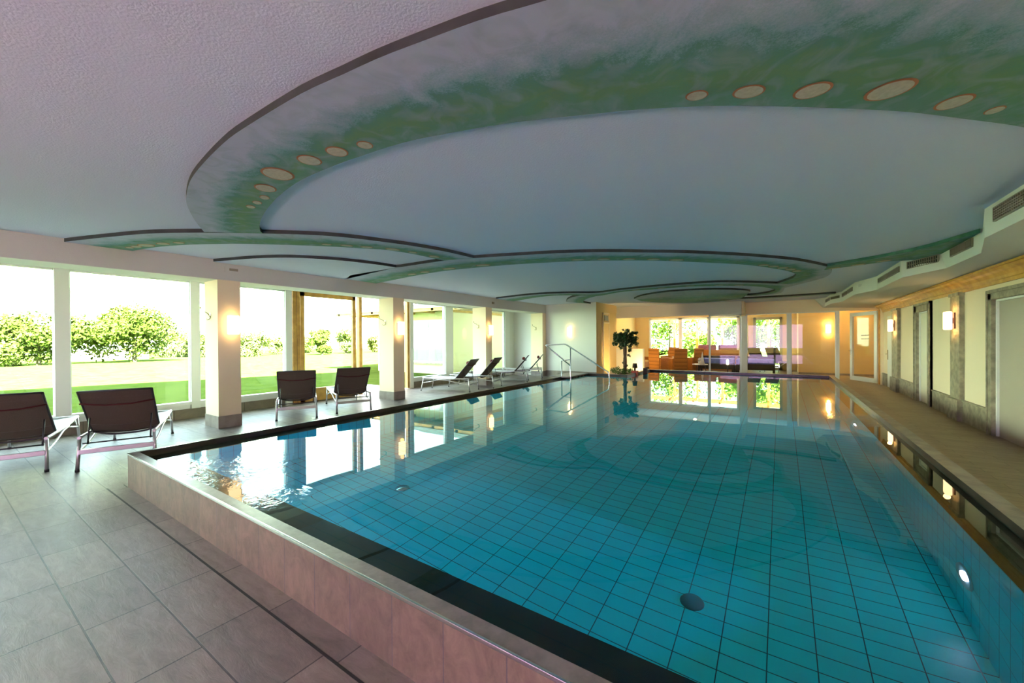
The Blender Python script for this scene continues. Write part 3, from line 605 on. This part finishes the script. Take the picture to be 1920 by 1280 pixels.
sconce(-7.13,14.9,1.86,0,-1,'glowing box wall lamp on the pale rear wall left of the ficus',.45)
sconce(2.70,10.85,1.85,-1,0,'glowing box wall lamp on the nearer stone pilaster of the right wall',1.3)
sconce(2.70,15.62,1.88,-1,0,'glowing box wall lamp on the farther stone pilaster of the right wall',2.4)
sconce(1.62,21.0,1.90,0,-1,'glowing box wall lamp on the ochre wall behind the glass partition',4)
# ------------------------------------------------------------------ coat hooks
def hook(x,y,z,lab):
    h=empty('coat_hook',(x,y,z)); tag(h,lab,'coat hook','brass coat hooks on the columns')
    b=MB(); b.tube(catmull([(-.02,0,-.07),(.01,-.01,-.03),(-.01,-.03,.02),(-.05,-.07,.06),(-.09,-.10,.08),(-.11,-.11,.12)],5),.007,8,radii=None); b.lathe([(.0001,-.018),(.015,-.01),(.015,.01),(.0001,.018)],(-.11,-.11,.13),12); b.build('hook_arm','brass',h)
    b=MB(); b.tube(catmull([(.0,-.004,-.02),(.03,-.02,-.07),(-.01,-.05,-.09),(-.05,-.04,-.065)],5),.006,8); b.build('lower_hook','brass',h)
    b=MB(); b.box(-.015,.02,-.006,0,-.06,.04,bev=.003); b.build('base_plate','brass',h)
HL=['brass coat hook on the first column from the left','brass coat hook on the second column from the left','brass coat hook on the third column from the left','brass coat hook on the fourth column at the far end']
for (y0,y1),lab in zip(CY,HL): hook(-8.60,y0,2.03,lab)
# ------------------------------------------------------------------ beam fittings
v=empty('air_vent_plate',(-8.28,3.235,2.85)); tag(v,'flat square cover plate with grey oval opening on the beam above the first column','vent')
b=MB(); b.box(0,.006,-.14,.14,-.055,.055,bev=.002); b.build('cover_plate','beam',v)
b=MB(); b.box(.006,.012,-.07,.07,-.022,.022,bev=.004); b.build('opening','grille',v)
b=MB(); b.box(-.0,.03,-.06,.06,-.035,.035,bev=.005); s=b.build('motion_sensor','grille'); s.location=(-8.285,11.15,2.82); tag(s,'small grey sensor box on the beam above the third column','sensor')
b=MB(); b.box(-.015,.0,-.08,.08,-.06,.06,bev=.005); s=b.build('wall_speaker','beam'); s.location=(1.70,13.52,2.85); s.rotation_euler=(0,0,math.radians(15)); tag(s,'small square cover plate on the folded white duct between two grille groups','cover plate')
# grilles on the duct
def grille(i,t0,t1,z0,z1,lab,grid=False):
    a=Vector(((bt[i][0]+bb[i][0])/2,(bt[i][1]+bb[i][1])/2)); c=Vector(((bt[i+1][0]+bb[i+1][0])/2,(bt[i+1][1]+bb[i+1][1])/2)); d=c-a
    p=a+d*((t0+t1)/2); w=d.length*(t1-t0)/2; hz=(z1-z0)/2
    g=empty('air_grille',(p.x,p.y,(z0+z1)/2),math.atan2(d.y,d.x)); tag(g,lab,'ventilation grille','grilles on the folded duct')
    lean=0
    b=MB(); b.box(-w,w,.004,.012,-hz,hz); b.build('shade_plate','grille_dark',g)  # dark plate stands in for the shade behind the louvres
    b=MB(); e=.012
    for q in ((-w,w,-hz-e,-hz),(-w,w,hz,hz+e),(-w-e,-w,-hz-e,hz+e),(w,w+e,-hz-e,hz+e)): b.box(q[0],q[1],.0,.024,q[2],q[3])
    b.build('frame','grille',g)
    b=MB(); k=max(3,int(2*w/.045))
    for j in range(1,k): x=-w+2*w*j/k; b.box(x-.006,x+.006,.012,.022,-hz,hz)
    if grid:
        for j in range(1,5): z=-hz+2*hz*j/5; b.box(-w,w,.012,.021,z-.005,z+.005)
    b.box(-w,w,.012,.0145,-.004,.004)
    b.build('louvres','grille',g)
L0=(bt[1][1]+4)
grille(0,(5.1+4)/L0,(6.50+4)/L0,2.80,2.93,'large square-meshed air grille at the right edge, nearest the camera',True)
grille(2,.19,.73,2.82,2.925,'long air grille just beyond the first fold of the white duct')
grille(3,.09,.81,2.82,2.93,'long air grille, second after the first fold of the duct')
grille(4,.06,.44,2.815,2.90,'nearer of the two small grilles where the duct bends towards the pool')
grille(4,.51,.88,2.815,2.90,'farther of the two small grilles where the duct bends towards the pool')
grille(6,.15,.49,2.815,2.90,'nearer tiny grille on the third fold of the duct')
grille(6,.57,.92,2.815,2.90,'farther tiny grille on the third fold of the duct')
grille(7,.20,.92,2.82,2.88,'long flat grille near the far end of the duct')
grille(8,.15,.40,2.815,2.89,'second smallest grille at the far end of the duct')
grille(8,.55,.80,2.815,2.89,'smallest grille at the very far end of the duct')
# ================================================================== LOUNGERS
def make_lounger():
    r=empty('sun_lounger'); W=.34; Lg=1.85
    b=MB()
    for s in (-1,1):
        y=s*W
        b.tube(catmull([(0,y,.395),(.5,y,.385),(1.1,y,.37),(1.5,y,.385),(1.80,y,.40)],4),.018,8)
    b.tube([(1.80,-W,.40),(1.80,W,.40)],.016,8)
    b.build('frame','alu',r)
    for s in (-1,1):
        b=MB(); b.tube([(0.02,s*W,.395),(-.03,s*(W+.01),.02)],.019,8); b.tube([(-.03,s*(W+.01),.0),(-.031,s*(W+.01),.03)],.022,8,mi=1); b.build('leg',['alu','black'],r)
        b=MB(); b.tube([(1.76,s*W,.39),(1.86,s*(W+.01),.02)],.017,8); b.tube([(1.862,s*(W+.01),.0),(1.86,s*(W+.01),.03)],.02,8,mi=1); b.build('leg',['alu','black'],r)
        b=MB(); b.tube(catmull([(-.01,s*W,.23),(.45,s*W,.27),(.85,s*W,.335),(1.2,s*W,.35)],5),.013,8); b.tube([(1.2,s*W,.335),(1.80,s*W,.24)],.012,8); b.build('side_brace','alu',r)
        b=MB(); b.tube([(.12,s*(W-.05),.29),(.22,s*(W-.05),.60)],.009,8); b.build('back_support','dark_metal',r)
    b=MB(); b.box(-.03,.01,-W,W,.20,.255,bev=.006); b.build('rear_crossbar','alu',r)
    b=MB(); b.tube([(.14,-W,.30),(.14,W,.30)],.009,8); b.build('crossbar','dark_metal',r)
    b=MB(); b.tube([(1.80,-W,.25),(1.80,W,.25)],.011,8); b.build('crossbar','dark_metal',r)
    # sling seat, sagging between rails
    def sheet(P,w,sag,mats,name,th=.008,par=r,nn=8,mi2=0):
        b=MB(); rows=[]
        for (x,z) in P:
            rows.append([(x,-w+2*w*k/nn,z-sag*min(1,max(0,(.955-z)/.2))*(1-((2*k/nn)-1)**2)) for k in range(nn+1)])
        for a,c in zip(rows,rows[1:]):
            for k in range(nn): f=b.quad([a[k],a[k+1],c[k+1],c[k]],0); f.smooth=True
        for a,c in zip(rows,rows[1:]):
            dx=c[0][0]-a[0][0]; dz=c[0][2]-a[0][2]; l=math.hypot(dx,dz); ox,oz=dz/l*th,-dx/l*th
            if oz>0: ox,oz=-ox,-oz
            for k in range(nn): f=b.quad([(p[0]+ox,p[1],p[2]+oz) for p in (a[k],a[k+1],c[k+1],c[k])],mi2); f.smooth=True
        return b.build(name,mats,par,fix=False)
    sheet([(.58,.375),(.8,.365),(1.1,.37),(1.4,.385),(1.7,.405),(1.80,.412)],W-.005,.03,['sling'],'seat')
    bk=empty('backrest'); bk.parent=r
    P=[(.60,.365),(.52,.40),(.40,.50),(.28,.62),(.12,.77),(.0,.885),(-.07,.955)]
    sl=sheet(P,W-.02,.035,['sling','sling_back'],'sling',th=.01,par=bk,mi2=1)
    b=MB()
    for s in (-1,1): b.tube(catmull([(x,s*(W-.01),z) for x,z in P],3),.014,8)
    b.tube([(-.07,-W+.01,.955),(-.07,W-.01,.955)],.013,8); b.tube(catmull([(.56,-W+.01,.37),(.565,-.15,.315),(.565,.15,.315),(.56,W-.01,.37)],4),.012,8); b.build('back_frame','dark_metal',bk)
    b=MB(); b.lathe([(.0001,-.17),(.04,-.165),(.055,-.14),(.058,0),(.055,.14),(.04,.165),(.0001,.17)],(0,0,0),16,axis='y'); o=b.build('headrest','cushion',r); o.location=(.145,0,.845)
    b=MB(); b.tube([(.055,-W-.005,.80),(.04,-.12,.765),(.04,.12,.765),(.055,W+.005,.80)],.010,8); b.build('strap','strap',r)
    return r
LG=make_lounger()
def heading(a,b): return math.atan2(b[1]-a[1],b[0]-a[0])
W=.34
def put(o,rl,d,lab,sx=1,rear_side='l'):
    """rl = floor point of the rear left foot, d = heading of the foot end (deg)"""
    a=math.radians(d); f=Vector((math.cos(a),math.sin(a))); rgt=Vector((f.y,-f.x))
    s=1 if rear_side=='l' else -1
    c=Vector(rl)+rgt*W*s+f*.03
    o.location=(c.x,c.y,0); o.rotation_euler=(0,0,a); o.scale=(sx,1,1); o['label']=lab; return o
G='sun loungers along the window front'
LG['category']='sun lounger'; LG['group']=G
spots=[((-7.32,.851),163,'r',1.0,'sun lounger cut off by the left edge of the photo'),
((-6.993,1.071),159,'l',1.0,'sun lounger beside the near left pool corner, second from the left'),
((-8.09,3.878),151,'l',.84,'sun lounger with its back to the pool, just right of the first column'),
((-7.80,4.96),156,'l',.84,'sun lounger with its back to the pool, just left of the second column'),
((-7.82,9.75),197,'r',.85,'left one of two reclined loungers seen sideways before the third column'),
((-7.757,10.9),194,'r',.85,'right one of two reclined loungers seen sideways before the third column'),
((-7.96,12.95),208,'r',.85,'reclined lounger seen sideways before the fourth column, left of the last one'),
((-8.0,14.10),208,'r',.85,'last reclined lounger by the handrail, in the far corner of the windows')]
for i,(rl,d,s,sx,lab) in enumerate(spots):
    o=LG if i==0 else copy_tree(LG); put(o,rl,d,lab,sx,s)
# two wheeled loungers behind the glass partition
for i,(x,y,lab) in enumerate(((-1.05,21.6,'left grey reclined lounger with wheels behind the glass partition'),(-.35,21.7,'right grey reclined lounger with wheels behind the glass partition'))):
    o=copy_tree(LG); o.location=(x,y,0); o.rotation_euler=(0,0,math.radians(70)); o.scale=(.9,.8,1.15); o['label']=lab; o['group']='loungers behind the glass'
# ================================================================== FICUS CORNER
rnd=random.Random(5)
fc=empty('ficus_tree',(-4.62,14.1,0)); tag(fc,'dark green ficus tree with twisted trunk standing in the stone corner behind the pool','potted tree')
b=MB()
bl=[(0,0,1.55,.20)]+[(*(lambda a,q:(q*.42*math.cos(a),q*.3*math.sin(a),1.56+rnd.uniform(-.30,.30)*(1.15-q*.5)))(rnd.uniform(0,2*PI),rnd.random()**.5),rnd.uniform(.05,.11)) for _ in range(48)]
bl+=[(.18,0,1.15,.08),(.12,.05,.95,.06),(.2,0,1.28,.1),(-.05,0,.7,.05),(.05,0,.6,.05)]
leafcloud(b,bl,2800,.042,rnd=rnd,up_=0); b.build('foliage','leaf',fc,fix=False)
b=MB()
for k in range(4):
    a=k*PI/2
    b.tube(catmull([(.04*math.cos(a+t*1.1),.04*math.sin(a+t*1.1),.12+t*.33) for t in range(5)],4),.028,8)
for k in range(7):
    a=k*.9; b.tube([(0,0,1.25),(.15*math.cos(a),.15*math.sin(a),1.45),(.3*math.cos(a),.3*math.sin(a),1.6)],.012,6)
b.build('trunk','bark',fc)
b=MB(); b.lathe([(.0001,0),(.20,0),(.24,.30),(.21,.30),(.20,.26),(.0001,.26)]); b.build('pot','pot',fc)
b=MB(); leafcloud(b,[(-.25,-.1,.42,.15),(0,-.15,.40,.15),(.2,-.1,.42,.13),(-.45,0,.40,.10)],420,.035,rnd=rnd); b.build('ivy','ivy',fc,fix=False)
b=MB(); b.lathe([(.0001,.16),(.07,.16),(.09,.0),(.0001,.0)]); b.lathe([(.0001,-.12),(.03,-.12),(.03,0)]); o=b.build('garden_lantern',['pot']); o.location=(-4.24,14.0,.53)
b=MB(); b.box(-.1,.1,-.08,.08,-.53,-.10,bev=.01); o2=b.build('base','red',o); tag(o,'small dark tapered lamp with a red base right of the ficus trunk','lamp')
b=MB(); b.box(-.07,.07,-.06,.06,0,.50,bev=.015); o=b.build('flower_box','pot'); o.location=(-4.03,14.55,0); tag(o,'small dark square pot right of the red based lamp','pot')
# low bright parapet in the lounge
b=MB(); b.box(-6.85,-5.35,18.9,19.15,0,1.07,bev=.01); tag(b.build('low_partition','white'),'low white partition wall glowing in warm light behind the ficus','partition')
b=MB(); b.lathe([(.0001,.08),(.03,.08),(.05,.0),(.0001,.0)]); o=b.build('uplight','dark_metal'); o.location=(-5.0,15.2,.0); tag(o,'small dark floor uplight behind the ficus trunk','lamp')
# ================================================================== LOUNGE FURNITURE
def armchair(mat='rattan',cm='cush_o'):
    r=empty('armchair')
    b=MB(); b.box(-.31,-.24,-.30,.30,.0,1.08,bev=.02,M4=Matrix.Translation((-.27,0,0))@Matrix.Rotation(math.radians(-5),4,'Y')@Matrix.Translation((.27,0,0))); b.build('backrest',mat,r)
    b=MB(); b.box(-.27,.32,-.30,.30,.10,.36,bev=.02); b.build('seat',mat,r)
    for s in (-1,1):
        b=MB(); b.box(-.28,.33,s*.30-.05,s*.30+.05,.0,.62,bev=.02); b.build('arm',mat,r)
    b=MB(); b.box(-.22,.30,-.24,.24,.36,.46,bev=.03); b.build('cushion',cm,r)
    return r
AC=armchair(); AC['category']='armchair'; AC['group']='orange rattan armchairs in the lounge'
al=[(-4.95,20.2,65,'armchair with its broad plain orange back to the pool, second from left'),(-4.02,20.0,120,'orange armchair turned to show its side, third from the left in the lounge'),(-5.95,20.75,-10,'leftmost orange armchair in the lounge, beside the low white partition'),(-3.55,20.95,150,'brown orange armchair standing just left of the white flower table'),(-4.9,22.3,-110,'orange armchair by the second lounge window pane, behind the front ones')]
for i,(x,y,a,lab) in enumerate(al):
    o=AC if i==0 else copy_tree(AC); o.location=(x,y,0); o.rotation_euler=(0,0,math.radians(a)); o['label']=lab
def side_table(x,y,lab,name='side_table',r_=.3,h=.45,mat='napkin'):
    t=empty(name,(x,y,0)); tag(t,lab,'table')
    b=MB(); b.lathe([(.0001,h-.03),(r_,h-.03),(r_,h),(.0001,h)]); b.build('table_top',mat,t)
    for k in range(3):
        a=k*2*PI/3; b=MB(); b.tube([(r_*.6*math.cos(a),r_*.6*math.sin(a),h-.03),(r_*.8*math.cos(a),r_*.8*math.sin(a),0)],.015,6); b.build('leg','dark_metal',t)
    return t
side_table(-5.0,21.3,'small round pale table between the two leftmost lounge armchairs',h=.5)
side_table(-3.0,19.5,'low round white table with flowers in front of the dark daybeds',h=.4,r_=.32)
fv=empty('flower_arrangement',(-2.98,19.5,.4)); tag(fv,'white flower arrangement in a glass bowl on the low white table','flowers')
b=MB(); b.lathe([(.0001,0),(.08,0),(.11,.12),(.10,.12)]); b.build('bowl','lacq',fv)
b=MB(); leafcloud(b,[(0,0,.18,.12)],140,.03,rnd=rnd); b.build('blossom','napkin',fv,fix=False)
b=MB(); leafcloud(b,[(0,0,.16,.11)],60,.03,rnd=rnd); b.build('leaves','ivy',fv,fix=False)
nk=empty('folded_napkin',(-2.86,19.2,.4)); tag(nk,'tall white cone folded napkin on the low white table','napkin')
b=MB(); b.lathe([(.10,0),(.07,.16),(.0001,.58)],n=10); b.build('cloth','napkin',nk)
def daybed():
    r=empty('daybed')
    b=MB(); b.box(-.72,.72,-.38,.38,.17,.42,bev=.01); b.build('base','rattan_d',r)
    for sx in (-1,1):
        for sy in (-1,1): b=MB(); b.box(sx*.68-.04,sx*.68+.04,sy*.34-.04,sy*.34+.04,0,.2); b.build('leg','rattan_d',r)
    b=MB(); b.box(-.70,.70,-.36,.36,.42,.64,bev=.04); b.build('mattress','cush_b',r)
    b=MB(); b.box(-.70,.70,.30,.40,.42,.74,bev=.03); b.build('backrest','rattan_d',r)
    return r
DB=daybed(); DB['category']='daybed'; DB['group']='dark daybeds with blue mattresses'
for i,(x,y,lab) in enumerate(((-2.43,20.3,'left dark daybed with blue mattress, behind the white flower table'),(-.93,20.35,'right dark daybed with blue mattress, beside the white partition post'))):
    o=DB if i==0 else copy_tree(DB); o.location=(x,y,0); o['label']=lab
sf=empty('sofa',(-2.6,22.2,0)); tag(sf,'brown rattan sofa with plum cushions behind the left daybed','sofa')
b=MB(); b.box(-.95,.95,-.4,-.32,0,.98,bev=.02); b.box(-.95,.95,-.35,.4,.1,.4,bev=.02); b.box(-1.0,-.88,-.4,.4,0,.65,bev=.02); b.box(.88,1.0,-.4,.4,0,.65,bev=.02); b.build('body','rattan',sf)
for x in (-.45,.45): b=MB(); b.box(x-.40,x+.40,-.34,-.12,.60,1.22,bev=.05); b.build('cushion','cush_p',sf)
tb_=empty('tealight_holder',(-1.93,19.7,.0)); tag(tb_,'small glowing lamp on a thin stand in front of the gap between the daybeds','lamp')
b=MB(); b.tube([(0,0,0),(0,0,.38)],.02,8); b.build('stand','dark_metal',tb_); b=MB(); b.lathe([(.0001,.38),(.05,.40),(.05,.60),(.0001,.64)]); b.build('shade','lamp',tb_)
# ================================================================== LIGHT
def point(name,loc,e,col,r=.1,parent=None):
    ld=D.lights.new(name,'POINT'); ld.energy=e; ld.color=col; ld.shadow_soft_size=r; o=D.objects.new(name,ld); COL.objects.link(o); o.location=loc; return o
def spotl(name,loc,to,e,col,ang,blend=.4,r=.03):
    ld=D.lights.new(name,'SPOT'); ld.energy=e; ld.color=col; ld.spot_size=math.radians(ang); ld.spot_blend=blend; ld.shadow_soft_size=r
    o=D.objects.new(name,ld); COL.objects.link(o); o.location=loc; d=Vector(to)-Vector(loc); o.rotation_euler=d.to_track_quat('-Z','Y').to_euler(); return o
WARM=(1,.58,.20)
# unseen ceiling downlights added to warm the lounge and corridor
for i,(x,y,e,lab) in enumerate(((-5.3,19.9,55,'added unseen lounge ceiling lamp above the low white partition'),(-3.4,20.6,35,'added unseen lounge ceiling lamp above the armchairs'),(-.6,20.9,22,'added unseen lounge ceiling lamp behind the glass partition'),(2.3,19.9,30,'unseen ceiling lamp in the corridor beyond the glass door'))):
    c=empty('unseen_downlight',(x,y,2.99)); tag(c,lab,'ceiling lamp','added unseen ceiling lamps')
    b=MB(); b.lathe([(.06,0),(.09,-.012),(.09,.0)],n=20); b.build('ring','alu',c); b=MB(); b.lathe([(.0001,-.006),(.06,-.006),(.06,0)],n=20); b.build('lens','lamp_far',c)
    p=point('bulb',(0,0,-.08),e,WARM,.06); p.parent=c
spotl('uplight_beam',(-5.0,15.2,.12),(-6.3,18.2,2.0),110,(1,.66,.25),95)
spotl('uplight_beam',(-5.2,18.2,.12),(-5.9,19.0,.5),60,(1,.70,.30),120)
spotl('pool_beam',(.95,3.79,-.47),(-1.2,3.05,-.62),900,(.45,.50,1.0),46,1.0)
spotl('pool_beam',(.96,8.34,-.49),(-1.6,8.3,-.8),150,(.7,.75,1.0),110,.9)
sun=D.lights.new('sun','SUN'); sun.energy=140; sun.angle=math.radians(.53); sun.color=(1,.95,.86)
so=D.objects.new('sun',sun); COL.objects.link(so); sd=Vector((-.85,.35,-.8)).normalized(); so.rotation_euler=sd.to_track_quat('-Z','Y').to_euler(); so.location=(0,0,30)
w=D.worlds.new('sky'); SC.world=w; w.use_nodes=True; nt=w.node_tree
bg=nt.nodes['Background']; bg.inputs[0].default_value=(.80,.95,1.06,1); bg.inputs[1].default_value=5.5
SC.view_settings.view_transform='Standard'; SC.view_settings.look='None'; SC.view_settings.gamma=1; SC.view_settings.use_curve_mapping=False
SC.view_settings.exposure=.84
